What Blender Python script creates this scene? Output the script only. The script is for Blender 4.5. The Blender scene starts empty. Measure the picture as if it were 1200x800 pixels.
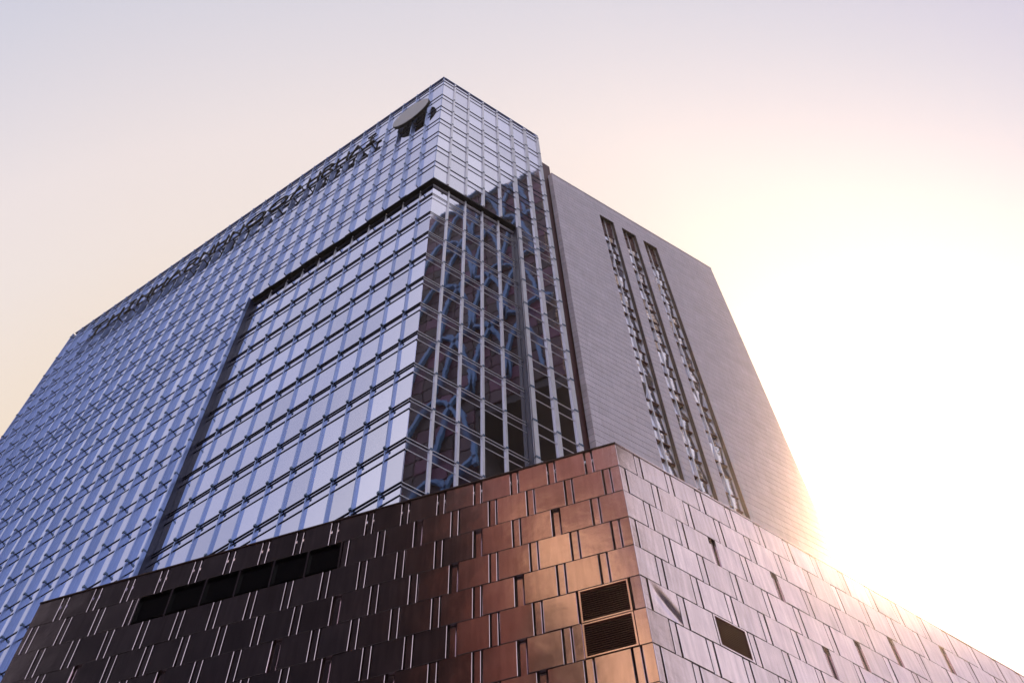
import bpy, math, random
from mathutils import Matrix, Vector
random.seed(7)
sc = bpy.context.scene
COL = sc.collection
R = math.radians

# ------------------------------------------------------------------ camera
cam = bpy.data.cameras.new('camera')
cam.sensor_width = 36.0
cam.lens = 38.4
cam.clip_start = 0.1
cam.clip_end = 6000
co = bpy.data.objects.new('camera', cam)
COL.objects.link(co)
rt = Vector((0.9996802, 0.0, -0.0252886))
dn = Vector((-0.0121520, 0.8769764, -0.4803797))
fw = Vector((0.0221775, 0.4805334, 0.8766960))
co.matrix_world = Matrix(((rt.x, -dn.x, -fw.x, 0), (rt.y, -dn.y, -fw.y, 0), (rt.z, -dn.z, -fw.z, 0), (0, 0, 0, 1)))
sc.camera = co
sc.render.resolution_x = 1024
sc.render.resolution_y = 682

# ------------------------------------------------------------------ sky and sun
SUN = Vector((0.324, 0.616, 0.718)).normalized()
w = bpy.data.worlds.new('World')
sc.world = w
w.use_nodes = True
nt = w.node_tree
nt.nodes.clear()
out = nt.nodes.new('ShaderNodeOutputWorld')
bg = nt.nodes.new('ShaderNodeBackground')
sky = nt.nodes.new('ShaderNodeTexSky')
sky.sky_type = 'NISHITA'
sky.sun_disc = False
sky.sun_elevation = math.asin(SUN.z)
sky.sun_rotation = math.atan2(SUN.x, SUN.y)
sky.air_density = 1.0
sky.dust_density = 4.0
sky.ozone_density = 1.0
bg.inputs[1].default_value = 0.10
# thin high veil over the blue: pale cream low down ahead, lavender grey overhead, raised brighter behind to light the stone and right walls
GLOW = Vector((-0.05, 0.90, 0.44)).normalized()
tc = nt.nodes.new('ShaderNodeTexCoord')
nrm = nt.nodes.new('ShaderNodeVectorMath'); nrm.operation = 'NORMALIZE'
nt.links.new(tc.outputs['Generated'], nrm.inputs[0])
dot = nt.nodes.new('ShaderNodeVectorMath'); dot.operation = 'DOT_PRODUCT'
dot.inputs[1].default_value = GLOW
nt.links.new(nrm.outputs[0], dot.inputs[0])
mr0 = nt.nodes.new('ShaderNodeMapRange'); mr0.inputs['From Min'].default_value = -1.0; mr0.inputs['From Max'].default_value = 1.0
nt.links.new(dot.outputs['Value'], mr0.inputs['Value'])
ramp = nt.nodes.new('ShaderNodeValToRGB')
nt.links.new(mr0.outputs[0], ramp.inputs[0])
def lin(c):
    return tuple(((x / 255 + 0.055) / 1.055) ** 2.4 if x > 10 else x / 255 / 12.92 for x in c)
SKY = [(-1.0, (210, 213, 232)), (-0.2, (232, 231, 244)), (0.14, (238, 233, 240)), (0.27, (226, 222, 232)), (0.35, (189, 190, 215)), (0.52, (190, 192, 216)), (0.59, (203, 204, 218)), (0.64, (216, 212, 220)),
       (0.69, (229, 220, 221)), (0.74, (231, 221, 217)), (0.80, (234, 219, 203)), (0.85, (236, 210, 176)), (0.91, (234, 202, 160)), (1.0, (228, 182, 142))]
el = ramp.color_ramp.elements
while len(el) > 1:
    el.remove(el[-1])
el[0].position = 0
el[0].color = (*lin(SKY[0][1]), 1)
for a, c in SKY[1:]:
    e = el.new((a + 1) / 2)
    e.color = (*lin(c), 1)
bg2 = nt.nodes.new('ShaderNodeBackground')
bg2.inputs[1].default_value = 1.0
# bright aureole round the sun in the thin veil
dot2 = nt.nodes.new('ShaderNodeVectorMath'); dot2.operation = 'DOT_PRODUCT'; dot2.inputs[1].default_value = SUN
nt.links.new(nrm.outputs[0], dot2.inputs[0])
acs = nt.nodes.new('ShaderNodeMath'); acs.operation = 'ARCCOSINE'; nt.links.new(dot2.outputs['Value'], acs.inputs[0])
aur = nt.nodes.new('ShaderNodeValToRGB'); aur.color_ramp.interpolation = 'B_SPLINE'
nt.links.new(acs.outputs[0], aur.inputs[0])
ae = aur.color_ramp.elements
ae[0].position = 0.0; ae[0].color = (0.9, 0.75, 0.5, 1)
ae[1].position = R(22); ae[1].color = (0, 0, 0, 1)
for a_, c_ in ((4, (0.4, 0.33, 0.2)), (8, (0.12, 0.10, 0.06)), (14, (0.03, 0.025, 0.02))):
    e = ae.new(R(a_)); e.color = (*c_, 1)
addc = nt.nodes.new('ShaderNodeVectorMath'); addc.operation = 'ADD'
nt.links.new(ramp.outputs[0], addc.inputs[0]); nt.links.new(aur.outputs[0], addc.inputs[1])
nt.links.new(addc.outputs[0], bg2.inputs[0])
nt.links.new(sky.outputs[0], bg.inputs[0])
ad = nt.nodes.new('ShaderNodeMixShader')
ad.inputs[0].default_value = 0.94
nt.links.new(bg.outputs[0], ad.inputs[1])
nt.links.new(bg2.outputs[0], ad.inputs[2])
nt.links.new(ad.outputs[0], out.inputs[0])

sl = bpy.data.lights.new('sun', 'SUN')
sl.energy = 5.0
sl.angle = R(0.5)
sl.color = (1.0, 0.68, 0.44)
so = bpy.data.objects.new('sun', sl)
so.rotation_euler = SUN.to_track_quat('Z', 'Y').to_euler()
so.location = SUN * 200
COL.objects.link(so)

sc.view_settings.view_transform = 'Standard'
sc.view_settings.look = 'None'
sc.view_settings.gamma = 1.0
sc.view_settings.exposure = 0.20
sc.view_settings.use_curve_mapping = False
HAZE = 0.00043

# ------------------------------------------------------------------ materials
def mat(name, col, rough=0.5, metal=0.0, spec=0.5, noise=None, bump=None, rand=0.0, tone=False, ior=1.5, streak=0.0):
    """noise=(scale, amount) darkens and lightens; bump=(scale, strength, dist); rand = per-object value change"""
    m = bpy.data.materials.new(name)
    m.use_nodes = True
    t = m.node_tree
    b = t.nodes['Principled BSDF']
    b.inputs['Roughness'].default_value = rough
    b.inputs['Metallic'].default_value = metal
    b.inputs['Specular IOR Level'].default_value = spec
    b.inputs['IOR'].default_value = ior
    rgb = t.nodes.new('ShaderNodeRGB'); rgb.outputs[0].default_value = (*col, 1)
    cur = rgb.outputs[0]
    tcn = t.nodes.new('ShaderNodeTexCoord')
    geo = t.nodes.new('ShaderNodeNewGeometry')
    if noise:
        n = t.nodes.new('ShaderNodeTexNoise'); n.inputs['Scale'].default_value = noise[0]; n.inputs['Detail'].default_value = 6
        t.links.new(geo.outputs['Position'], n.inputs['Vector'])
        mr = t.nodes.new('ShaderNodeMapRange')
        mr.inputs['To Min'].default_value = 1 - noise[1]; mr.inputs['To Max'].default_value = 1 + noise[1]
        mr.inputs['From Min'].default_value = 0.25; mr.inputs['From Max'].default_value = 0.75
        t.links.new(n.outputs['Fac'], mr.inputs['Value'])
        mx = t.nodes.new('ShaderNodeVectorMath'); mx.operation = 'SCALE'
        t.links.new(cur, mx.inputs[0]); t.links.new(mr.outputs[0], mx.inputs['Scale'])
        cur = mx.outputs[0]
        rr = t.nodes.new('ShaderNodeMapRange')
        rr.inputs['To Min'].default_value = rough * 0.8; rr.inputs['To Max'].default_value = min(1, rough * 1.25)
        t.links.new(n.outputs['Fac'], rr.inputs['Value'])
        t.links.new(rr.outputs[0], b.inputs['Roughness'])
    if streak:
        mp = t.nodes.new('ShaderNodeMapping'); mp.inputs['Scale'].default_value = (5.0, 5.0, 0.35)
        t.links.new(geo.outputs['Position'], mp.inputs['Vector'])
        n = t.nodes.new('ShaderNodeTexNoise'); n.inputs['Scale'].default_value = 1.6; n.inputs['Detail'].default_value = 5
        t.links.new(mp.outputs[0], n.inputs['Vector'])
        mr = t.nodes.new('ShaderNodeMapRange'); mr.inputs['From Min'].default_value = 0.35; mr.inputs['From Max'].default_value = 0.7
        mr.inputs['To Min'].default_value = 1.0; mr.inputs['To Max'].default_value = 1 - streak
        t.links.new(n.outputs['Fac'], mr.inputs['Value'])
        mx = t.nodes.new('ShaderNodeVectorMath'); mx.operation = 'SCALE'
        t.links.new(cur, mx.inputs[0]); t.links.new(mr.outputs[0], mx.inputs['Scale'])
        cur = mx.outputs[0]
    if rand:
        oi = t.nodes.new('ShaderNodeObjectInfo')
        mr = t.nodes.new('ShaderNodeMapRange')
        mr.inputs['To Min'].default_value = 1 - rand; mr.inputs['To Max'].default_value = 1 + rand * 0.5
        t.links.new(oi.outputs['Random'], mr.inputs['Value'])
        mx = t.nodes.new('ShaderNodeVectorMath'); mx.operation = 'SCALE'
        t.links.new(cur, mx.inputs[0]); t.links.new(mr.outputs[0], mx.inputs['Scale'])
        cur = mx.outputs[0]
    if tone:
        at = t.nodes.new('ShaderNodeAttribute'); at.attribute_name = 'tone'
        mx = t.nodes.new('ShaderNodeVectorMath'); mx.operation = 'MULTIPLY'
        t.links.new(cur, mx.inputs[0]); t.links.new(at.outputs['Color'], mx.inputs[1])
        cur = mx.outputs[0]
    t.links.new(cur, b.inputs['Base Color'])
    if bump:
        n = t.nodes.new('ShaderNodeTexNoise'); n.inputs['Scale'].default_value = bump[0]; n.inputs['Detail'].default_value = 3
        t.links.new(geo.outputs['Position'], n.inputs['Vector'])
        bp = t.nodes.new('ShaderNodeBump'); bp.inputs['Strength'].default_value = bump[1]; bp.inputs['Distance'].default_value = bump[2]
        t.links.new(n.outputs['Fac'], bp.inputs['Height'])
        t.links.new(bp.outputs[0], b.inputs['Normal'])
    return m

M = {}
M['glass'] = mat('mirror_glass', (0.66, 0.68, 0.83), 0.02, 1.0, 0.6, bump=(0.5, 0.12, 0.02), rand=0.16)
M['glass_far'] = mat('mirror_glass_rows', (0.64, 0.66, 0.82), 0.03, 1.0, 0.6, bump=(0.5, 0.25, 0.02), tone=True)
M['spandrel'] = mat('spandrel_glass', (0.63, 0.65, 0.81), 0.05, 1.0, 0.6, tone=True)
M['fin'] = mat('blue_grey_aluminium', (0.27, 0.37, 0.68), 0.30, 0.8, 0.5, noise=(1.5, 0.06))
M['mull'] = mat('light_aluminium', (0.74, 0.75, 0.84), 0.35, 0.6, 0.5, noise=(1.5, 0.06))
M['transom'] = mat('shaded_aluminium', (0.045, 0.05, 0.10), 0.5, 0.2, 0.3)  # shade of the bar undersides put into this colour
M['node'] = mat('dark_blue_bracket_metal', (0.10, 0.17, 0.30), 0.4, 0.5)
M['navy'] = mat('navy_metal', (0.02, 0.025, 0.07), 0.45, 0.2)
M['core'] = mat('dark_building_core', (0.035, 0.038, 0.055), 0.8)
M['soffit'] = mat('black_soffit', (0.012, 0.012, 0.016), 0.7, 0, 0.2)
M['maroon'] = mat('dark_maroon_cladding', (0.08, 0.02, 0.035), 0.5)
M['letter'] = mat('dark_bronze_letters', (0.010, 0.009, 0.012), 0.6, 0.0, 0.15)
M['disc'] = mat('pale_grey_disc', (0.50, 0.50, 0.56), 0.4, 0.1, noise=(2.0, 0.04))
M['stone'] = mat('pale_granite', (0.76, 0.70, 0.83), 0.55, noise=(0.8, 0.07), tone=True, streak=0.12)
M['joint'] = mat('stone_joint', (0.10, 0.09, 0.10), 0.9)
M['metal'] = mat('satin_metal_panel', (0.84, 0.70, 0.76), 0.14, 1.0, noise=(1.1, 0.06), bump=(0.8, 0.30, 0.03), rand=0.12, streak=0.16)
M['metal_rows'] = mat('satin_metal_rows', (0.84, 0.70, 0.76), 0.14, 1.0, noise=(1.1, 0.06), tone=True)
M['groove'] = mat('groove_backing', (0.05, 0.025, 0.025), 0.8)
M['louver'] = mat('rust_brown_louver', (0.16, 0.055, 0.04), 0.5, 0.3)
M['black'] = mat('black_window_glass', (0.004, 0.004, 0.006), 0.12, 0, 0.3)
M['slotglass'] = mat('slot_window_glass', (0.70, 0.70, 0.82), 0.05, 0.9, bump=(1.2, 0.6, 0.05), rand=0.2)
M['roof'] = mat('grey_roof', (0.2, 0.2, 0.2), 0.9, noise=(0.5, 0.1))

# ------------------------------------------------------------------ mesh helpers
class MB:
    def __init__(s):
        s.v = []; s.f = []; s.t = []
    def hexa(s, p, tone=1.0, skip=()):
        """p: 8 points, bottom 4 ccw then top 4"""
        i = len(s.v)
        s.v += [tuple(q) for q in p]
        for k, q in enumerate(((3, 2, 1, 0), (4, 5, 6, 7), (0, 1, 5, 4), (1, 2, 6, 5), (2, 3, 7, 6), (3, 0, 4, 7))):
            if k in skip:
                continue
            s.f.append(tuple(i + a for a in q)); s.t.append(tone)
    def box(s, x0, x1, y0, y1, z0, z1, tone=1.0, skip=()):
        s.hexa([(x0, y0, z0), (x1, y0, z0), (x1, y1, z0), (x0, y1, z0), (x0, y0, z1), (x1, y0, z1), (x1, y1, z1), (x0, y1, z1)], tone, skip)
    def prism(s, pts, z0, z1, tone=1.0):
        n = len(pts); i = len(s.v)
        s.v += [(x, y, z0) for x, y in pts] + [(x, y, z1) for x, y in pts]
        s.f.append(tuple(i + k for k in reversed(range(n)))); s.t.append(tone)
        s.f.append(tuple(i + n + k for k in range(n))); s.t.append(tone)
        for k in range(n):
            a = (k + 1) % n
            s.f.append((i + k, i + a, i + n + a, i + n + k)); s.t.append(tone)
    def mesh(s, name, m, smooth=False):
        me = bpy.data.meshes.new(name)
        me.from_pydata(s.v, [], s.f)
        ca = me.color_attributes.new('tone', 'FLOAT_COLOR', 'CORNER')
        k = 0
        buf = []
        for fc, t in zip(s.f, s.t):
            buf += [t, t, t, 1.0] * len(fc)
        ca.data.foreach_set('color', buf)
        me.materials.append(M[m] if isinstance(m, str) else m)
        me.update()
        return me

def link(name, me, parent=None, mw=None, kind=None, label=None):
    o = bpy.data.objects.new(name, me)
    COL.objects.link(o)
    if parent is not None:
        o.parent = parent
    if mw is not None:
        o.matrix_basis = mw
    if kind: o['kind'] = kind
    if label: o['label'] = label
    return o

def thing(name, label, cat, loc=(0, 0, 0), group=None):
    o = bpy.data.objects.new(name, None)
    o.location = loc
    o.empty_display_size = 1.0
    COL.objects.link(o)
    o['label'] = label; o['category'] = cat
    if group: o['group'] = group
    return o

class Face:
    """vertical wall plane: s runs along the wall, z up, o outwards"""
    def __init__(f, x, y, az, sg, root=(0, 0)):
        f.x = x - root[0]; f.y = y - root[1]; f.az = az; f.sg = sg
        f.D = Vector((math.cos(az), math.sin(az), 0)); f.N = Vector((-math.sin(az), math.cos(az), 0)) * sg
    def mat(f, s, z, o=0.0, rx=0.0, rz=0.0):
        p = Vector((f.x, f.y, 0)) + f.D * s + f.N * o
        m = Matrix.Translation((p.x, p.y, z)) @ Matrix.Rotation(f.az, 4, 'Z')
        if rx or rz:
            m = m @ Matrix.Rotation(rz, 4, 'Z') @ Matrix.Rotation(rx, 4, 'X')
        return m
    def pt(f, s, z, o=0.0):
        p = Vector((f.x, f.y, 0)) + f.D * s + f.N * o
        return (p.x, p.y, z)
    def box(f, mb, s0, s1, z0, z1, o0, o1, tone=1.0, skip=()):
        if f.sg > 0:
            mb.hexa([f.pt(s0, z0, o0), f.pt(s1, z0, o0), f.pt(s1, z0, o1), f.pt(s0, z0, o1),
                     f.pt(s0, z1, o0), f.pt(s1, z1, o0), f.pt(s1, z1, o1), f.pt(s0, z1, o1)], tone, skip)
        else:
            mb.hexa([f.pt(s0, z0, o1), f.pt(s1, z0, o1), f.pt(s1, z0, o0), f.pt(s0, z0, o0),
                     f.pt(s0, z1, o1), f.pt(s1, z1, o1), f.pt(s1, z1, o0), f.pt(s0, z1, o0)], tone, skip)

def proj(p):
    p = Vector(p)
    x, y, z = p.dot(rt), p.dot(dn), p.dot(fw)
    return 600 + 1280 * x / z, 400 + 1280 * y / z

GZ = -1.6            # ground level; the lens is at the origin

# ------------------------------------------------------------------ ground
g = MB(); g.box(-3000, 3000, -3000, 3000, GZ - 0.5, GZ)
M['asphalt'] = mat('asphalt', (0.05, 0.05, 0.052), 0.85, noise=(0.6, 0.15))
M['paving'] = mat('paving', (0.24, 0.22, 0.21), 0.85, noise=(0.9, 0.12))
o = link('ground', g.mesh('ground', 'asphalt')); o['kind'] = 'structure'
AZPL, AZPR = R(162.159), R(34.184)
AZTL, AZTR, AZST = R(145.848), R(33.196), R(32.095)
PC = (4.164, 20.324)
AC = (-4.0907, 29.7249)
SC = (6.526, 37.522)
pv = MB()
dl = (math.cos(AZPL), math.sin(AZPL)); dr = (math.cos(AZPR), math.sin(AZPR))
pv.prism([(PC[0] - 0.2, PC[1] - 7), (PC[0] + dr[0] * 60, PC[1] - 7 + dr[1] * 60), (PC[0] + dr[0] * 60, PC[1] + 6 + dr[1] * 60), (PC[0] + dl[0] * 60 + 20, PC[1] + 30 + dl[1] * 60), (PC[0] + dl[0] * 60, PC[1] - 7 + dl[1] * 60)], GZ, GZ + 0.14)
o = link('pavement', pv.mesh('pavement', 'paving')); o['kind'] = 'structure'

# ------------------------------------------------------------------ podium
PTOP = 30.0
podium = thing('podium_building', 'low podium clad in staggered satin metal panels, standing before the glass tower', 'building', (PC[0], PC[1], GZ))
off = Matrix.Translation((0, 0, -GZ))
def plink(name, me, mw=None, kind=None, label=None, par=None):
    # children of the podium are laid out round its base point
    return link(name, me, par or podium, (off @ mw) if mw is not None else off.copy(), kind, label)
FL = Face(PC[0], PC[1], AZPL, 1, PC)
FR = Face(PC[0], PC[1], AZPR, -1, PC)
LEN_L, LEN_R = 21.2, 30.0
ROWZ = [30.0, 28.75, 27.43, 26.11, 24.80, 23.49, 22.19, 20.88, 19.55]
while ROWZ[-1] > 1.5:
    ROWZ.append(ROWZ[-1] - 1.31)
# body: a step behind the panels, with a flat roof behind the coping
def inset(pl, d):
    c = Vector((0, 0))
    return pl
body = MB()
def bp(f, s, o):
    q = f.pt(s, 0, o); return (q[0], q[1])
n1, n2 = FL.N, FR.N
def corner(f1, f2, d1, d2):
    # point at offset -d from both planes through the root corner
    a, b, c, d = f1.N.x, f1.N.y, f2.N.x, f2.N.y
    e1 = -d1 + f1.N.x * f1.x + f1.N.y * f1.y; e2 = -d2 + f2.N.x * f2.x + f2.N.y * f2.y
    det = a * d - b * c
    return ((e1 * d - b * e2) / det, (a * e2 - e1 * c) / det)
ci = corner(FL, FR, 0.16, 0.16)
pL = bp(FL, LEN_L - 0.16, -0.16); pR = bp(FR, LEN_R - 0.16, -0.16)
back = (pL[0] + FR.D.x * 26, pL[1] + FR.D.y * 26)
backr = (pR[0] - 10, pR[1] + 22)
body.prism([ci, pR, backr, back, pL], GZ, PTOP - 0.5)
plink('wall', body.mesh('podium_wall', 'groove'))
rf = MB(); rf.prism([ci, pR, backr, back, pL], PTOP - 0.5, PTOP - 0.42)
plink('roof', rf.mesh('podium_roof', 'roof'))

STRIP, GR = 0.19, 0.055
pitchL, pitchR = 1.275, 1.305
panel_cache = {}
def panel_mesh(kind, wdt, hgt, sg):
    key = (kind, round(wdt, 3), round(hgt, 3), sg)
    if key in panel_cache: return panel_cache[key]
    mb = MB(); d = 0.10; b = 0.012
    y1 = 0.0; y0 = -d * sg
    # front face with a small turned edge
    def P(x, y, z): return (x, y * sg, z)
    i = len(mb.v)
    fr = [P(b, 0, b), P(wdt - b, 0, b), P(wdt - b, 0, hgt - b), P(b, 0, hgt - b)]
    md = [P(0, -b, 0), P(wdt, -b, 0), P(wdt, -b, hgt), P(0, -b, hgt)]
    bk = [P(0, -d, 0), P(wdt, -d, 0), P(wdt, -d, hgt), P(0, -d, hgt)]
    mb.v += fr + md + bk
    def q(*a): mb.f.append(tuple(reversed(a)) if sg > 0 else a); mb.t.append(1.0)
    q(0, 1, 2, 3)
    for k in range(4):
        n = (k + 1) % 4
        q(k + 4, n + 4, n, k)
        q(k + 8, n + 8, n + 4, k + 4)
    q(11, 10, 9, 8)
    me = mb.mesh('panel', 'metal')
    panel_cache[key] = me
    return me

def dented_mesh(wdt, hgt, sg):
    mb = MB(); n = 14
    for j in range(n + 1):
        for i in range(n + 1):
            x, z = i / n, j / n
            # a crease running down across the sheet, deepest near the lower corner
            c = (x - 0.25) * 0.62 + (z - 0.62) * 0.78
            y = -0.04 * math.exp(-(c / 0.16) ** 2) * (0.25 + x) * math.sin(math.pi * min(1, max(0, x))) ** 0.5 * math.sin(math.pi * z) ** 0.5
            mb.v.append((x * wdt, y * sg, z * hgt))
    for j in range(n):
        for i in range(n):
            a = j * (n + 1) + i
            q = (a, a + 1, a + n + 2, a + n + 1)
            mb.f.append(tuple(reversed(q)) if sg > 0 else q); mb.t.append(1.0)
    me = mb.mesh('dented_panel', 'metal')
    for p in me.polygons: p.use_smooth = True
    return me

# places where the narrow strip is missing and the slot stands open
open_L = {(1, 5), (2, 1), (2, 3), (3, 4), (3, 7), (4, 2), (4, 8), (4, 11), (5, 4), (5, 7), (6, 2), (6, 5), (7, 2), (3, 14), (6, 8)}
open_R = {(2, 2), (2, 4), (3, 7), (4, 5), (2, 8), (1, 11), (5, 9), (6, 6)}
lou = []
wins = []
def clad(f, ph, pitch, length, opens, left):
    rest = MB()
    n_ind = 0
    for r in range(len(ROWZ) - 1):
        z1, z0 = ROWZ[r] - 0.011, ROWZ[r + 1] + 0.011
        if r == 0: z1 = PTOP - 0.03
        c0 = ph[r % 2]
        # strips centred at c0 + k*pitch, the panels run between them
        segs = []
        k = -1
        while True:
            c = c0 + k * pitch
            a, b = c + STRIP / 2 + GR, c + pitch - STRIP / 2 - GR
            if c - STRIP / 2 > length: break
            segs.append(('strip', c - STRIP / 2, c + STRIP / 2, k))
            segs.append(('panel', a, b, k))
            k += 1
        for kd, a, b, k in segs:
            a = max(a, 0.0 if a > -0.2 or kd == 'panel' else a); 
            if b <= 0.03 or a >= length - 0.03: continue
            a = max(a, 0.003); b = min(b, length)
            if b - a < 0.04: continue
            s_mid = (a + b) / 2; zm = (z0 + z1) / 2
            # cut the cladding back round the louvers and the black windows
            hole = None
            if left and r in (5, 6): hole = (0.355, 1.815)
            if left and r == 1: hole = (9.49, 16.96)
            if (not left) and r == 5: hole = (2.585, 3.845)
            if hole:
                if a >= hole[0] and b <= hole[1]: continue
                if a < hole[0] < b and b <= hole[1]: b = hole[0]
                elif hole[0] <= a < hole[1] < b: a = hole[1]
                elif a < hole[0] and b > hole[1]: b = hole[0]
                if b - a < 0.03: continue
            s_mid = (a + b) / 2
            deep = kd == 'strip' and (r, k) in opens     # strip set far back: a dark open slot
            u, v = proj((f.pt(s_mid, zm)[0] + PC[0], f.pt(s_mid, zm)[1] + PC[1], zm))
            vis = -45 < u < 1245 and v < 850 and r < 10
            if vis:
                me = panel_mesh(kd, b - a, z1 - z0, f.sg)
                oo = 0.0 if kd == 'panel' else (-0.10 if deep else -0.012)
                if kd == 'panel':
                    rx = random.gauss(0, 0.007); rz = random.gauss(0, 0.007)
                    mw = f.mat(s_mid, zm, oo, rx, rz) @ Matrix.Translation((-(b - a) / 2, 0, -(z1 - z0) / 2))
                else:
                    mw = f.mat(a, z0, oo)
                dent = kd == 'panel' and not left and r == 5 and k == 0
                if dent: me = dented_mesh(b - a, z1 - z0, f.sg)
                plink('wall_panel' if kd == 'panel' else 'joint_strip', me, mw, label='dented metal panel with a bright crease' if dent else None)
                n_ind += 1
            else:
                f.box(rest, a, b, z0, z1, -0.1, 0.0, random.uniform(0.92, 1.05))
    plink('lower_cladding', rest.mesh('lower_cladding', 'metal_rows'), kind='stuff')
    return n_ind
NL = clad(FL, (0.96, 0.45), pitchL, LEN_L, open_L, True)
NR = clad(FR, (0.89, 0.12), pitchR, LEN_R, open_R, False)

# coping along both top edges
cp = MB(); FL.box(cp, -0.02, LEN_L, PTOP - 0.028, PTOP + 0.03, -0.35, 0.03)
plink('coping', cp.mesh('coping', 'groove'))
cp = MB(); FR.box(cp, 0.03, LEN_R, PTOP - 0.028, PTOP + 0.03, -0.35, 0.02)
plink('coping', cp.mesh('coping', 'metal_rows'))

def louver(f, s0, s1, z0, z1):
    fr = MB()
    t = 0.05
    f.box(fr, s0, s1, z1 - t, z1, -0.12, 0.012); f.box(fr, s0, s1, z0, z0 + t, -0.12, 0.012)
    f.box(fr, s0, s0 + t, z0 + t, z1 - t, -0.12, 0.012); f.box(fr, s1 - t, s1, z0 + t, z1 - t, -0.12, 0.012)
    p = plink('louver', fr.mesh('louver_frame', 'metal_rows'), label='dark rust brown ventilation louver with a pale frame')
    n = 14
    h = (z1 - z0 - 2 * t) / n
    mb = MB()
    ln = s1 - s0 - 2 * t
    # one blade, tilted outwards and down
    sg = f.sg
    pts = [(0, -0.10, h * 0.95), (0, -0.10, h * 0.8), (0, -0.01, 0.0), (0, -0.01, h * 0.15)]
    a = [(0, y * sg, z) for _, y, z in pts] + [(ln, y * sg, z) for _, y, z in pts]
    mb.v = a
    for q in ((0, 1, 2, 3), (7, 6, 5, 4), (0, 4, 5, 1), (1, 5, 6, 2), (2, 6, 7, 3), (3, 7, 4, 0)):
        mb.f.append(q if sg > 0 else tuple(reversed(q))); mb.t.append(1)
    me = mb.mesh('slat', 'louver')
    for k in range(n):
        o = link('slat', me, p)
        o.matrix_basis = f.mat(s0 + t, z0 + t + k * h)
louver(FL, 0.37, 1.80, 22.19, 23.46)
louver(FL, 0.37, 1.80, 20.90, 22.15)
louver(FR, 2.60, 3.83, 22.21, 23.46)

wf = MB()
WS = [9.53, 10.72, 11.95, 13.2, 14.43, 15.68, 16.92]
for i in range(6):
    a, b = WS[i] + 0.035, WS[i + 1] - 0.035
    z0, z1 = 27.50, 28.69
    mb = MB()
    FL.box(mb, a, b, z1 - 0.03, z1, -0.13, 0.0); FL.box(mb, a, b, z0, z0 + 0.03, -0.13, 0.0)
    FL.box(mb, a, a + 0.03, z0 + 0.03, z1 - 0.03, -0.13, 0.0); FL.box(mb, b - 0.03, b, z0 + 0.03, z1 - 0.03, -0.13, 0.0)
    p = plink('window', mb.mesh('window_frame', 'black'), label='black opening in the band of six dark windows below the podium edge')
    mb = MB(); FL.box(mb, a + 0.03, b - 0.03, z0 + 0.03, z1 - 0.03, -0.14, -0.08)
    link('pane', mb.mesh('pane', 'black'), p)
for i in range(7):
    mb = MB(); FL.box(mb, WS[i] - 0.03, WS[i] + 0.03, 27.45, 28.74, -0.12, -0.004)
    plink('window_post', mb.mesh('window_post', 'metal_rows'))

# ------------------------------------------------------------------ glass tower
TOP = 110.0
tower = thing('glass_tower', 'tall mirror glass office tower with aluminium fins and a recessed lower corner bay', 'building', (AC[0], AC[1], GZ))
def tlink(name, me, mw=None, kind=None, label=None, par=None):
    return link(name, me, par or tower, (off @ mw) if mw is not None else (off.copy() if par is None else Matrix.Identity(4)), kind, label)
TL = Face(AC[0], AC[1], AZTL, 1, AC)
TR = Face(AC[0], AC[1], AZTR, -1, AC)
LL, LR = 51.3, 11.35
REC = 0.36
KM = 0.6667
PW_ = 1.665                      # bay width
UP = [TOP, 108.67] + [103.95 - 3.82 * k for k in range(6)] + [80.95]
FLR = [78.67 - 3.72 * k for k in range(21)]
SOF = 80.95
RS_L, RS_R = 18.45, 7.7          # width of the recess on each wall

core = MB()
cu = corner(TL, TR, 0.3, 0.3)
e1 = bp(TL, LL - 0.3, -0.3); e2 = bp(TR, LR - 0.3, -0.3)
bk1 = (e1[0] + TR.D.x * 22, e1[1] + TR.D.y * 22); bk2 = (e2[0] + 2, e2[1] + 16)
core.prism([cu, e2, bk2, bk1, e1], SOF + 0.25, TOP - 1.0)
cl = corner(TL, TR, 0.95, 0.95)
core.prism([cl, bp(TR, RS_R + 0.1, -0.95), bp(TR, RS_R + 0.1, -0.3), e2, bk2, bk1, e1, bp(TL, RS_L + 0.1, -0.3), bp(TL, RS_L + 0.1, -0.95)], GZ, SOF + 0.25)
tlink('core', core.mesh('core', 'core'))
# soffit under the overhang of the upper floors
sf = MB()
c0 = corner(TL, TR, 0.0, 0.0); c1 = corner(TL, TR, 0.9, 0.9)
sf.prism([c0, bp(TR, RS_R, 0), bp(TR, RS_R, -0.9), c1], SOF - 0.06, SOF + 0.2)
tlink('soffit', sf.mesh('soffit', 'soffit'))
sf = MB()
sf.prism([c1, bp(TL, RS_L, -0.9), bp(TL, RS_L, 0), c0], SOF - 0.06, SOF + 0.2)
tlink('soffit', sf.mesh('soffit', 'soffit'))
# cheeks at the sides of the recess
for f, s in ((TL, RS_L), (TR, RS_R)):
    mb = MB(); f.box(mb, s, s + 0.09, GZ, SOF - 0.06, -0.9, 0.02)
    tlink('recess_cheek', mb.mesh('recess_cheek', 'navy'))

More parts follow.
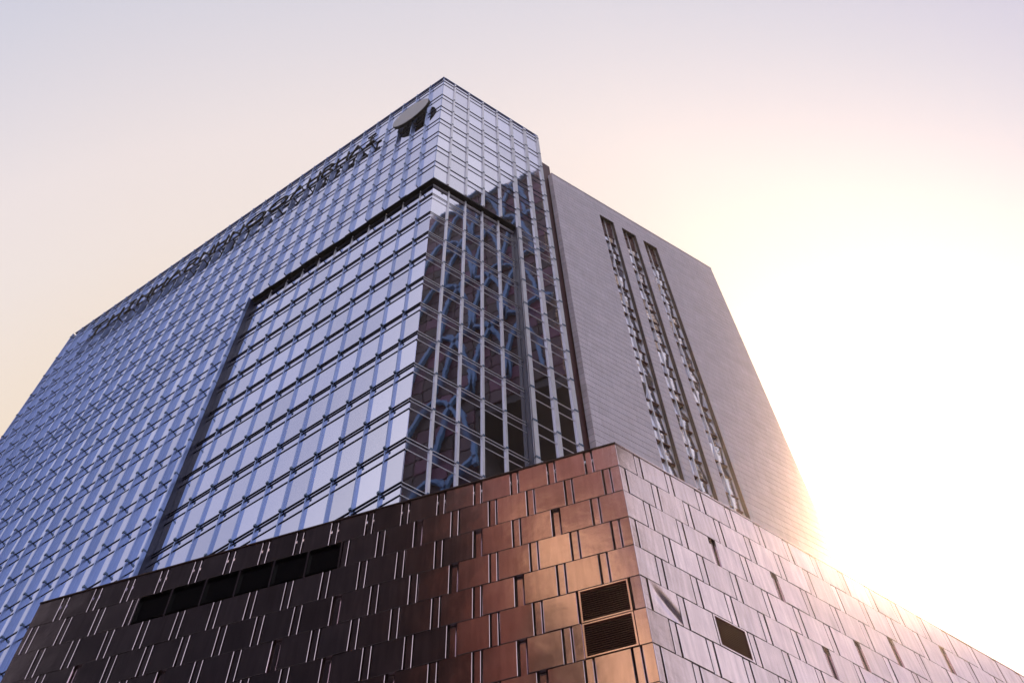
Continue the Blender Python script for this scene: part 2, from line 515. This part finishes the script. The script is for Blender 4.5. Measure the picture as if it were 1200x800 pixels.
cand = []          # every vision pane: (area on screen, face, s0, s1, z0, z1, o)
rest = MB(); span = MB()
def bay_edges(length, first):
    e = [0.0]; x = first
    while x < length - 0.4:
        e.append(x); x += PW_
    e.append(length)
    return e
EL = bay_edges(LL, 1.5)
ER = [0.0, 1.29, 2.94, 4.60, 6.26, 7.93, 9.58, LR]
ELr = [REC * KM, 1.45, 3.12, 4.80, 6.48, 8.16, 9.84, 11.52, 13.2, 14.88, 16.56, RS_L]
ERr = [REC * KM, 1.62, 3.16, 4.72, 6.22, RS_R]
def glaze(f, edges, zt, zb, band, o):
    """one storey: vision pane below, spandrel band on top"""
    zs = zt - band
    for a, b in zip(edges[:-1], edges[1:]):
        p = f.pt((a + b) / 2, (zs + zb) / 2, o)
        u, v = proj((p[0] + AC[0], p[1] + AC[1], p[2]))
        A_ = 0
        if -20 < u < 1220 and v < 820:
            q = [proj((f.pt(s_, z_, o)[0] + AC[0], f.pt(s_, z_, o)[1] + AC[1], z_)) for s_, z_ in ((a, zb), (b, zb), (b, zs), (a, zs))]
            A_ = abs(sum(q[i][0] * q[(i + 1) % 4][1] - q[(i + 1) % 4][0] * q[i][1] for i in range(4))) / 2
            # hidden by the podium: the pane's foot lies below its top edge in the picture
            ve = 519 + (0.2791 * (720.5 - u) if u < 720.5 else 0.57 * (u - 720.5))
            if v > ve + 15: A_ = 0
        cand.append((A_, f, a, b, zb, zs, o))
        f.box(span, a + 0.025, b - 0.025, zs + 0.03, zt - 0.03, o - 0.06, o - 0.004, random.uniform(0.93, 1.03))
zl = UP[1:]
def storeys(f, edges, zs, o, band):
    for i in range(len(zs) - 1):
        glaze(f, edges, zs[i], zs[i + 1], band, o)
storeys(TL, EL, [108.67] + UP[2:], 0.0, 1.12)
storeys(TR, ER, [108.67] + UP[2:], 0.0, 1.12)
for f, e in ((TL, EL), (TR, ER)):
    for a, b in zip(e[:-1], e[1:]):
        f.box(span, a + 0.03, b - 0.03, 108.7, TOP - 0.06, -0.16, -0.05, random.uniform(0.95, 1.03))
LOW = [SOF] + FLR
ELl = [RS_L + 0.09] + [x for x in EL if x > RS_L + 0.5]
ERl = [RS_R + 0.09] + [x for x in ER if x > RS_R + 0.5]
storeys(TL, ELl, LOW, 0.0, 1.12)
storeys(TR, ERl, LOW, 0.0, 1.12)
storeys(TL, ELr, LOW, -REC, 0.90)
storeys(TR, ERr, LOW, -REC, 0.90)
cand.sort(key=lambda c: -c[0])
pc = {}
NP = 0
for i, (ar, f, a, b, z0, z1, o) in enumerate(cand):
    wd, hg = b - a - 0.05, z1 - z0 - 0.05
    if i < 300 and ar > 12:
        key = (round(wd, 3), round(hg, 3), f.sg)
        if key not in pc:
            mb = MB()
            mb.box(-wd / 2, wd / 2, -0.06 if f.sg > 0 else 0.0, 0.0 if f.sg > 0 else 0.06, -hg / 2, hg / 2)
            pc[key] = mb.mesh('glass_pane', 'glass')
        tlink('glass_pane', pc[key], f.mat((a + b) / 2, (z0 + z1) / 2, o, random.gauss(0, 0.0025), random.gauss(0, 0.0025)))
        NP += 1
    else:
        f.box(rest, a + 0.025, b - 0.025, z0 + 0.025, z1 - 0.025, o - 0.06, o, random.uniform(0.86, 1.08))
tlink('glass_rows', rest.mesh('glass_rows', 'glass_far'), kind='stuff')
tlink('spandrel_rows', span.mesh('spandrel_rows', 'spandrel'), kind='stuff')

# fins and mullions, one part each, jointed at every floor
def fin(name, f, s, zs, wd, dp, o, m, brk, bw=0.05):
    mb = MB()
    for i in range(len(zs) - 1):
        f.box(mb, s - wd / 2, s + wd / 2, zs[i + 1] + 0.05, zs[i] - 0.05, o - 0.02, o + dp)
    p = tlink(name, mb.mesh(name, m))
    if brk:
        mb = MB()
        for z in zs[1:-1]:
            f.box(mb, s - wd / 2 - bw, s + wd / 2 + bw, z - 0.09, z + 0.07, o + dp * 0.4, o + dp + brk)
        link('floor_brackets', mb.mesh('floor_brackets', 'node'), p, kind='stuff')
ALLZ = [TOP - 0.55, 108.67] + UP[2:]
for s in EL[1:-1]:
    lo = s > RS_L + 0.3
    zs = ALLZ + (FLR if lo else [])
    fin('fin', TL, s, zs, 0.10, 0.26, 0.0, 'fin', 0.05, 0.025)
fin('fin', TL, LL - 0.06, ALLZ + FLR, 0.12, 0.26, 0.0, 'fin', 0.05, 0.025)
fin('fin', TL, RS_L + 0.10, LOW, 0.14, 0.26, 0.0, 'fin', 0.04, 0.0)
for s in ER[1:-1]:
    lo = s > RS_R - 0.2
    zs = ALLZ + (FLR if lo else [])
    fin('fin', TR, s + (0.05 if lo else 0), zs, 0.30 if lo else 0.16, 0.14, 0.0, 'mull', 0.03, 0.0)
fin('fin', TR, LR - 0.15, ALLZ + FLR, 0.30, 0.14, 0.0, 'mull', 0.03, 0.0)
for s in ELr[1:-1]:
    fin('mullion', TL, s, LOW[1:], 0.08, 0.13, -REC, 'fin', 0.10, 0.03)
    fin('mullion', TL, s, [SOF - 0.06, LOW[1]], 0.06, 0.08, -REC, 'mull', 0)
for s in ERr[1:-1]:
    fin('mullion', TR, s, LOW[1:], 0.13, 0.12, -REC, 'mull', 0.03, 0.0)
    fin('mullion', TR, s, [SOF - 0.06, LOW[1]], 0.12, 0.10, -REC, 'mull', 0)
# transoms: each line of each floor is a part
def transom(f, s0, s1, z, h, d, o, m='transom'):
    mb = MB()
    za, zb, oa, ob = z - h / 2, z + h / 2, o - 0.06, o + d
    sa, sb = (-oa * KM, -ob * KM) if s0 <= 0 else (s0, s0)      # mitred at the tower corner
    P_ = [f.pt(sa, za, oa), f.pt(s1, za, oa), f.pt(s1, za, ob), f.pt(sb, za, ob), f.pt(sa, zb, oa), f.pt(s1, zb, oa), f.pt(s1, zb, ob), f.pt(sb, zb, ob)]
    mb.hexa(P_)
    tlink('transom', mb.mesh('transom', m))
for f, ln in ((TL, LL), (TR, LR)):
    mm = 'transom' if f is TL else 'mull'  # same bars: shade painted dark on the long wall, light on the short
    for z in UP[1:-1]:
        transom(f, 0, ln, z, 0.06, 0.04, 0.0, 'transom')
        transom(f, 0, ln, z - 1.12, 0.06, 0.035, 0.0, 'transom')
    s0 = RS_L + 0.2 if f is TL else RS_R + 0.2
    for z in LOW:
        transom(f, s0, ln, z, 0.06 if f is TL else 0.045, 0.04 if f is TL else 0.03, 0.0, mm)
        transom(f, s0, ln, z - 1.12, 0.06 if f is TL else 0.045, 0.035 if f is TL else 0.03, 0.0, mm)
    s1 = RS_L if f is TL else RS_R
    mm = 'transom' if f is TL else 'mull'
    sc_ = 0.0
    for z in FLR:
        transom(f, sc_ , s1, z + 0.10, 0.05 if f is TL else 0.04, 0.045 if f is TL else 0.02, -REC, mm)
        transom(f, sc_, s1, z - 0.20, 0.05 if f is TL else 0.04, 0.045 if f is TL else 0.02, -REC, mm)
        transom(f, sc_, s1, z - 0.92, 0.05 if f is TL else 0.04, 0.04 if f is TL else 0.02, -REC, mm)
    transom(f, sc_, s1, SOF - 0.55, 0.08, 0.08, -REC, mm)
# parapet rail and corner posts
mb = MB(); TL.box(mb, -0.05, LL + 0.02, TOP - 0.10, TOP, -0.4, 0.08); tlink('parapet_rail', mb.mesh('parapet_rail', 'fin'))
mb = MB(); TR.box(mb, 0.10, LR + 0.02, TOP - 0.10, TOP - 0.003, -0.4, 0.06); tlink('parapet_rail', mb.mesh('parapet_rail', 'fin'))
mb = MB(); mb.prism([bp(TL, 0.06, 0), bp(TL, 0.06, -0.1), bp(TR, 0.06, -0.1), bp(TR, 0.06, 0), bp(TR, 0, 0)], SOF, TOP - 0.1); tlink('corner_post', mb.mesh('corner_post', 'fin'))
# dark cladding of the gap between the glass tower and the stone tower
mb = MB(); TR.box(mb, LR + 0.02, LR + 2.2, GZ, 107.0, -3.2, -1.3)
tlink('link_wall', mb.mesh('link_wall', 'maroon'), label='dark maroon strip of wall between glass and stone')

# ------------------------------------------------------------------ rooftop lettering and disc on the long glass wall
sign = thing('rooftop_sign', 'line of dark standing letters along the top of the long glass wall', 'sign', TL.pt(28, 0, 0.5)[0:2] and (TL.pt(28, 102, 0.5)[0] + AC[0], TL.pt(28, 102, 0.5)[1] + AC[1], 102.0))
SF = Face(AC[0], AC[1], AZTL, 1, (sign.location.x, sign.location.y))
def stroke(mb, pts, wd, o0, o1, closed=False):
    """polyline in wall coordinates (s, z) given real width and depth"""
    n = len(pts)
    rng = range(n if closed else n - 1)
    for i in rng:
        a = Vector(pts[i]); b = Vector(pts[(i + 1) % n])
        d = (b - a); L_ = d.length
        if L_ < 1e-5: continue
        d /= L_; nn = Vector((-d.y, d.x)) * wd / 2
        e = d * wd * 0.3
        q = [a - e - nn, b + e - nn, b + e + nn, a - e + nn]
        P8 = [SF.pt(x, y - 102.0, o0) for x, y in q] + [SF.pt(x, y - 102.0, o1) for x, y in q]
        mb.hexa(P8)
def arc(cx, cz, rx, rz, a0, a1, n=10):
    return [(cx - rx * math.cos(R(a0 + (a1 - a0) * i / n)), cz + rz * math.sin(R(a0 + (a1 - a0) * i / n))) for i in range(n + 1)]
ZB, ZH = 102.1, 2.25
def glyph(k, s, wdt):
    """letter shapes as far as the photograph shows them; s = right edge seen from outside (small s)"""
    l, r = s + wdt, s
    m_ = (l + r) / 2; t, b = ZB + ZH, ZB; h = ZB + ZH / 2
    if k == 'O': return [arc(m_, h, wdt / 2, ZH / 2, 0, 360, 18)]
    if k == 'I': return [[(m_, b), (m_, t)], [(m_ + .45, t), (m_ - .45, t)], [(m_ + .45, b), (m_ - .45, b)]]
    if k == 'C': return [arc(m_, h, wdt / 2, ZH / 2, -310, -50, 14)]
    if k == 'H': return [[(l, b), (l, t)], [(r, b), (r, t)], [(l, h), (r, h)]]
    if k == 'N': return [[(l, b), (l, t)], [(l, t), (r, b)], [(r, b), (r, t)]]
    if k == 'E': return [[(l, b), (l, t)], [(l, t), (r, t)], [(l, h), (r + .2, h)], [(l, b), (r, b)]]
    if k == 'R': return [[(l, b), (l, t)], [(l, t), (r + .4, t), (r, t - .6), (r, h + .5), (r + .4, h), (l, h)], [(m_, h), (r, b)]]
    if k == 'A': return [[(l, b), (m_, t)], [(m_, t), (r, b)], [(l - wdt * .22, b + 1.2), (r + wdt * .22, b + 1.2)]]
    if k == 'T': return [[(m_, b), (m_, t)], [(l, t), (r, t)]]
    return [[(l, b), (l, t)], [(l, b), (r, b)]]
LET = [('I', 7.7, 1.0), ('A', 9.2, 1.5), ('H', 11.1, 1.3), ('R', 12.9, 1.3), ('H', 14.7, 1.3), ('A', 16.5, 1.6), ('O', 18.7, 2.4), ('O', 21.6, 2.5),
       ('N', 24.7, 1.4), ('H', 26.7, 1.4), ('N', 28.7, 1.4), ('R', 30.7, 1.4), ('A', 32.7, 1.8), ('H', 35.1, 1.5), ('N', 37.2, 1.5), ('I', 39.3, 1.4), ('H', 41.3, 1.5), ('T', 43.6, 2.2)]
for k, s, wd in LET:
    mb = MB()
    for pl in glyph(k, s, wd):
        stroke(mb, pl, 0.15, 0.36, 0.52)
    link('letter', mb.mesh('letter', 'letter'), sign)
mb = MB()
for z in (ZB - 0.12, ZB + 1.9):
    SF.box(mb, 7.6, 45.9, z - 102.0 - 0.06, z - 102.0 + 0.06, 0.28, 0.355)
link('mounting_rail', mb.mesh('mounting_rail', 'letter'), sign)
mb = MB()
for i in range(20):
    SF.box(mb, 8 + i * 1.95, 8.08 + i * 1.95, -0.2, 0.0, 0.02, 0.30)
link('mounting_arms', mb.mesh('mounting_arms', 'letter'), sign, kind='stuff')

dcz, dcs, drd = 102.2, 3.2, 2.1
dp0 = TL.pt(dcs, 0, 0.4)
emblem = thing('disc_emblem', 'big pale grey oval disc on the glass wall under the roof corner', 'emblem', (dp0[0] + AC[0], dp0[1] + AC[1], dcz))
DF = Face(AC[0], AC[1], AZTL, 1, (emblem.location.x, emblem.location.y))
def disc(o0, o1, r1, rz):
    mb = MB(); n = 40
    ring = [(dcs + r1 * math.cos(2 * math.pi * i / n), rz * math.sin(2 * math.pi * i / n)) for i in range(n)]
    mb.v = [DF.pt(s, z, o0) for s, z in ring] + [DF.pt(s, z, o1) for s, z in ring]
    mb.f = [tuple(range(n)), tuple(range(2 * n - 1, n - 1, -1))] + [(i, i + n, (i + 1) % n + n, (i + 1) % n) for i in range(n)]
    mb.t = [1.0] * len(mb.f)
    return mb
link('disc_face', disc(0.62, 0.66, drd, drd * 1.08).mesh('disc_face', 'disc'), emblem)
link('disc_rim', disc(0.36, 0.617, drd + 0.05, drd * 1.08 + 0.05).mesh('disc_rim', 'letter'), emblem)
mb = MB()
for s in (2.1, 4.1):
    DF.box(mb, s, s + 0.15, -0.1, 0.1, 0.02, 0.38)
link('mounting_arm', mb.mesh('disc_arm', 'letter'), emblem)

# ------------------------------------------------------------------ stone tower
STOP = 103.0
stone = thing('stone_tower', 'pale stone tower with three tall window slots, joined to the glass tower', 'building', (SC[0], SC[1], GZ))
def slink(name, me, mw=None, kind=None, label=None):
    return link(name, me, stone, (off @ mw) if mw is not None else off.copy(), kind, label)
ST = Face(SC[0], SC[1], AZST, -1, SC)
SL = 19.9
SLOTS = [(5.34, 7.02), (7.98, 9.68), (10.57, 12.25)]
ZS = 99.55
RT = Face(SC[0], SC[1], R(146.0), 1, SC)       # narrow return beside the glass tower
wall = MB()
d = 0.06
cB = 0.75
# wall body behind the stones, split round the slots
xs = [0.0] + [x for p in SLOTS for x in p] + [SL]
for i in range(0, len(xs), 2):
    ST.box(wall, xs[i] + (0.04 if i == 0 else 0.004), xs[i + 1] - (0.04 if i == 6 else 0.004), GZ, ZS, -cB, -d)
ST.box(wall, 0.04, SL - 0.04, ZS, STOP - 0.1, -cB, -d)
slink('wall', wall.mesh('stone_wall', 'joint'))
bodyb = MB()
q0, q1 = bp(ST, 0.04, -cB - 0.002), bp(ST, SL - 0.04, -cB - 0.002)
q2 = (q1[0] - 8, q1[1] + 18); q3 = (q0[0] - 0.6, q0[1] + 20)
bodyb.prism([q0, q1, q2, q3], GZ, STOP - 0.12)
slink('rear_body', bodyb.mesh('rear_body', 'joint'))
cl_ = MB(); JT = 0.03
zc = STOP - 0.75 * 2
course = 0
def stones(f, s0, s1, z0, z1, offs, ln=1.6):
    x = s0 - offs
    while x < s1:
        a, b = max(x, s0), min(x + ln, s1)
        if b - a > 0.08:
            f.box(cl_, a + 0.007, b - 0.007, z0 + JT, z1 - JT, -d, 0.0, random.gauss(1.0, 0.022))
        x += ln
# flat coping band, then the courses
for a in range(10):
    ST.box(cl_, a * SL / 10 + 0.01, (a + 1) * SL / 10 - 0.01, STOP - 1.5 + 0.03, STOP, -d, 0.0, random.gauss(1.02, 0.02))
z = STOP - 1.5
while z > 14:
    z0 = z - 0.75
    of = (course % 2) * 0.8
    if z0 >= ZS - 0.3:
        stones(ST, 0.0, SL, z0, z, of)
    else:
        for i in range(0, len(xs), 2):
            stones(ST, xs[i], xs[i + 1], z0, z, of + i * 0.4)
    RT.box(cl_, 0.0 + 0.004, 0.42, z0 + JT, z - JT, -d, -0.004, random.gauss(0.95, 0.05))
    course += 1
    z = z0
RT.box(cl_, 0.004, 0.42, STOP - 1.47, STOP, -d, -0.004)
slink('stone_cladding', cl_.mesh('stone_cladding', 'stone'), kind='stuff')
rb = MB(); RT.box(rb, 0.02, 0.40, GZ, STOP - 0.1, -0.5, -d)
slink('return_wall', rb.mesh('return_wall', 'joint'))
cpg = MB(); ST.box(cpg, -0.05, SL + 0.03, STOP + 0.004, STOP + 0.12, -0.8, 0.05)
slink('coping', cpg.mesh('stone_coping', 'stone'))
# windows in the slots
for (a, b) in SLOTS:
    fr = MB()
    mid = (a + b) / 2
    ST.box(fr, mid - 0.05, mid + 0.05, 14, ZS, -0.50, -0.34)
    ST.box(fr, a, a + 0.07, 14, ZS, -0.52, -0.36); ST.box(fr, b - 0.07, b, 14, ZS, -0.52, -0.36)
    win = slink('window_strip', fr.mesh('window_strip', 'mull'))
    z = ZS
    k = 0
    tr = MB()
    while z > 30:
        hh = (1.5, 2.22)[k % 2]
        ST.box(tr, a + 0.07, b - 0.07, z - hh - 0.05, z - hh + 0.05, -0.52, -0.38)
        for (p, q) in ((a + 0.08, mid - 0.055), (mid + 0.055, b - 0.08)):
            mb = MB(); mb.box(-(q - p) / 2, (q - p) / 2, 0, 0.04, -(hh - 0.12) / 2, (hh - 0.12) / 2)
            o = link('pane', mb.mesh('pane', 'slotglass' if k > 1 else 'maroon'), win, ST.mat((p + q) / 2, z - hh / 2, -0.46, random.gauss(0, 0.05), random.gauss(0, 0.06)))
        z -= hh
        k += 1
    link('slot_transoms', tr.mesh('slot_transom', 'maroon'), win, kind='stuff')

# ------------------------------------------------------------------ the city round the camera (seen in the reflections), some blocks added for their mirror image
M['purple_glass'] = mat('purple_curtain_wall', (0.040, 0.009, 0.030), 0.4, 0.0, 0.15, tone=True)
M['blue_lattice'] = mat('blue_lattice_steel', (0.04, 0.17, 0.42), 0.5)
M['brown_wall'] = mat('terracotta_render', (0.10, 0.025, 0.030), 0.85, noise=(0.3, 0.1))
M['navy_wall'] = mat('navy_cladding', (0.004, 0.006, 0.016), 0.7, 0, 0.1, noise=(0.3, 0.1))
M['pale_wall'] = mat('pale_limestone', (0.75, 0.60, 0.43), 0.85, noise=(0.3, 0.06))
M['dark_win'] = mat('dark_window', (0.02, 0.02, 0.025), 0.3, 0, 0.1)
def rot(pts, cx, cy, a):
    c, s = math.cos(a), math.sin(a)
    return [(cx + x * c - y * s, cy + x * s + y * c) for x, y in pts]

# lattice tower to the right, mirrored in the short glass wall
LX, LY0, LH, LZ = 57.0, -8.0, 252.0, 150.0
lat = thing('lattice_tower', 'very tall purple glass tower with blue arched lattice, seen mirrored in the short glass wall', 'building', (LX, 0, GZ))
mb = MB()
z = 0
while z < LH - 4:
    y = LY0
    top_y = 22.0 if z >= LZ else 6.0
    while y < top_y - 1:
        mb.box(0, 30, y + 0.1, y + 3.15, z + 0.3 - GZ, z + 3.9 - GZ, random.choice((0.4, 0.7, 1.0, 1.6, 2.6)))
        y += 3.25
    z += 4.0
link('curtain_wall', mb.mesh('lattice_wall', 'purple_glass'), lat, kind='stuff')
mb = MB(); mb.box(0.4, 29.6, LY0 + 0.3, 5.6, 0, LZ - GZ - 0.01); link('core', mb.mesh('lattice_core', 'core'), lat)
mb = MB(); mb.box(0.4, 29.6, LY0 + 0.3, 21.6, LZ - GZ, LH - GZ - 4.5); link('core', mb.mesh('lattice_upper_core', 'core'), lat)
def bar(mb, y0, z0, y1, z1, wd, x0=-0.9, x1=-0.2):
    a = Vector((y0, z0)); b = Vector((y1, z1)); dd = (b - a).normalized(); nn = Vector((-dd.y, dd.x)) * wd / 2
    q = [a - nn, b - nn, b + nn, a + nn]
    mb.hexa([(x0, p.x, p.y) for p in q] + [(x1, p.x, p.y) for p in q])
for z in range(4, int(LH) - 18, 22):
    mb = MB()
    y = LY0
    top_y = 22.0 if z + 8 >= LZ else 6.0
    while y < top_y - 6:
        # overlapping arches, one tier over the other
        n = 8
        pts = [(y + 6.5 * (1 - math.cos(math.pi * i / n)), z + 24 * math.sin(math.pi * i / n)) for i in range(n + 1)]
        for p, q in zip(pts[:-1], pts[1:]):
            if q[0] <= top_y: bar(mb, p[0], p[1], q[0], q[1], 0.7)
        y += 6.5
    link('arch_tier', mb.mesh('arch_tier', 'blue_lattice'), lat, kind='stuff')

def block(name, label, cx, cy, az, wx, wy, h, wallm, step=(4.0, 3.6), win=True, parts_seed=0):
    t = thing(name, label, 'building', (cx, cy, GZ))
    mb = MB(); mb.prism(rot([(-wx / 2, -wy / 2), (wx / 2, -wy / 2), (wx / 2, wy / 2), (-wx / 2, wy / 2)], 0, 0, az), 0, h)
    link('wall', mb.mesh('block_wall', wallm), t)
    mb = MB(); mb.prism(rot([(-wx / 2 - .3, -wy / 2 - .3), (wx / 2 + .3, -wy / 2 - .3), (wx / 2 + .3, wy / 2 + .3), (-wx / 2 - .3, wy / 2 + .3)], 0, 0, az), h + 0.003, h + 1.2)
    link('parapet', mb.mesh('block_parapet', wallm), t)
    if win:
        mb = MB()
        f = Face(0, 0, az, 1)
        ny = int(wx / step[0])
        for side in (1, -1):
            for i in range(ny):
                for j in range(int((h - 4) / step[1])):
                    s = -wx / 2 + (i + 0.5) * wx / ny
                    z0 = 3 + j * step[1]
                    f.box(mb, s - step[0] * 0.33, s + step[0] * 0.33, z0, z0 + step[1] * 0.6, side * wy / 2 - 0.2, side * wy / 2 + 0.05)
        link('window_rows', mb.mesh('window_rows', 'dark_win'), t, kind='stuff')
    return t
block('navy_block', 'dark navy office block across the street, mirrored in the podium wall', -86, -44, R(90), 88, 26, 215, 'navy_wall', win=False)
block('terracotta_block', 'tall unseen terracotta block, added to mirror red beside the podium corner', -54, -76, R(-50), 34, 22, 225, 'brown_wall', win=False)  # unseen; added so its sunlit face reddens the podium metal
block('pale_block', 'unseen pale limestone block, added to mirror as a warm patch', -36, -58, R(-50), 9, 8, 112, 'pale_wall', win=False)  # unseen; added to throw a warm mirrored patch on the podium
ct = block('crowned_block', 'unseen dark tower with a pale stone crown, added to mirror above the louvers', -46, -65, R(-50), 13, 8, 127, 'navy_wall', win=False)  # unseen; shaft and crown shaped to break up the warm patch
mb = MB(); mb.prism(rot([(-6.9, -4.4), (6.9, -4.4), (6.9, 4.4), (-6.9, 4.4)], 0, 0, R(-50)), 128.4, 144)
link('crown', mb.mesh('crown', 'pale_wall'), ct)

# far towers; their fade into haze is painted in the pale wall colour
M['far_wall'] = mat('haze_faded_wall', (0.85, 0.72, 0.60), 0.85, noise=(0.05, 0.05))
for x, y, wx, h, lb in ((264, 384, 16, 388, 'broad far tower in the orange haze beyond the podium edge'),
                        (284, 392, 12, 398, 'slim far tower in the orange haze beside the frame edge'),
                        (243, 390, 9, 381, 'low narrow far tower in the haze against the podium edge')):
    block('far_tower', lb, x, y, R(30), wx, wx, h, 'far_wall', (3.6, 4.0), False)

# ------------------------------------------------------------------ haze
if HAZE > 0:
    hz = MB(); hz.box(-140, 420, -140, 520, GZ - 1.0, 410)
    vm = bpy.data.materials.new('haze')
    vm.use_nodes = True
    t = vm.node_tree
    t.nodes.clear()
    oo = t.nodes.new('ShaderNodeOutputMaterial')
    pv_ = t.nodes.new('ShaderNodeVolumePrincipled')
    pv_.inputs['Color'].default_value = (1.0, 0.86, 0.72, 1)
    pv_.inputs['Density'].default_value = HAZE
    pv_.inputs['Anisotropy'].default_value = 0.92
    t.links.new(pv_.outputs[0], oo.inputs['Volume'])
    o = link('haze', hz.mesh('haze', vm)); o['kind'] = 'stuff'
print('PANES', NP, 'PODIUM', NL, NR, 'CAND', len(cand))
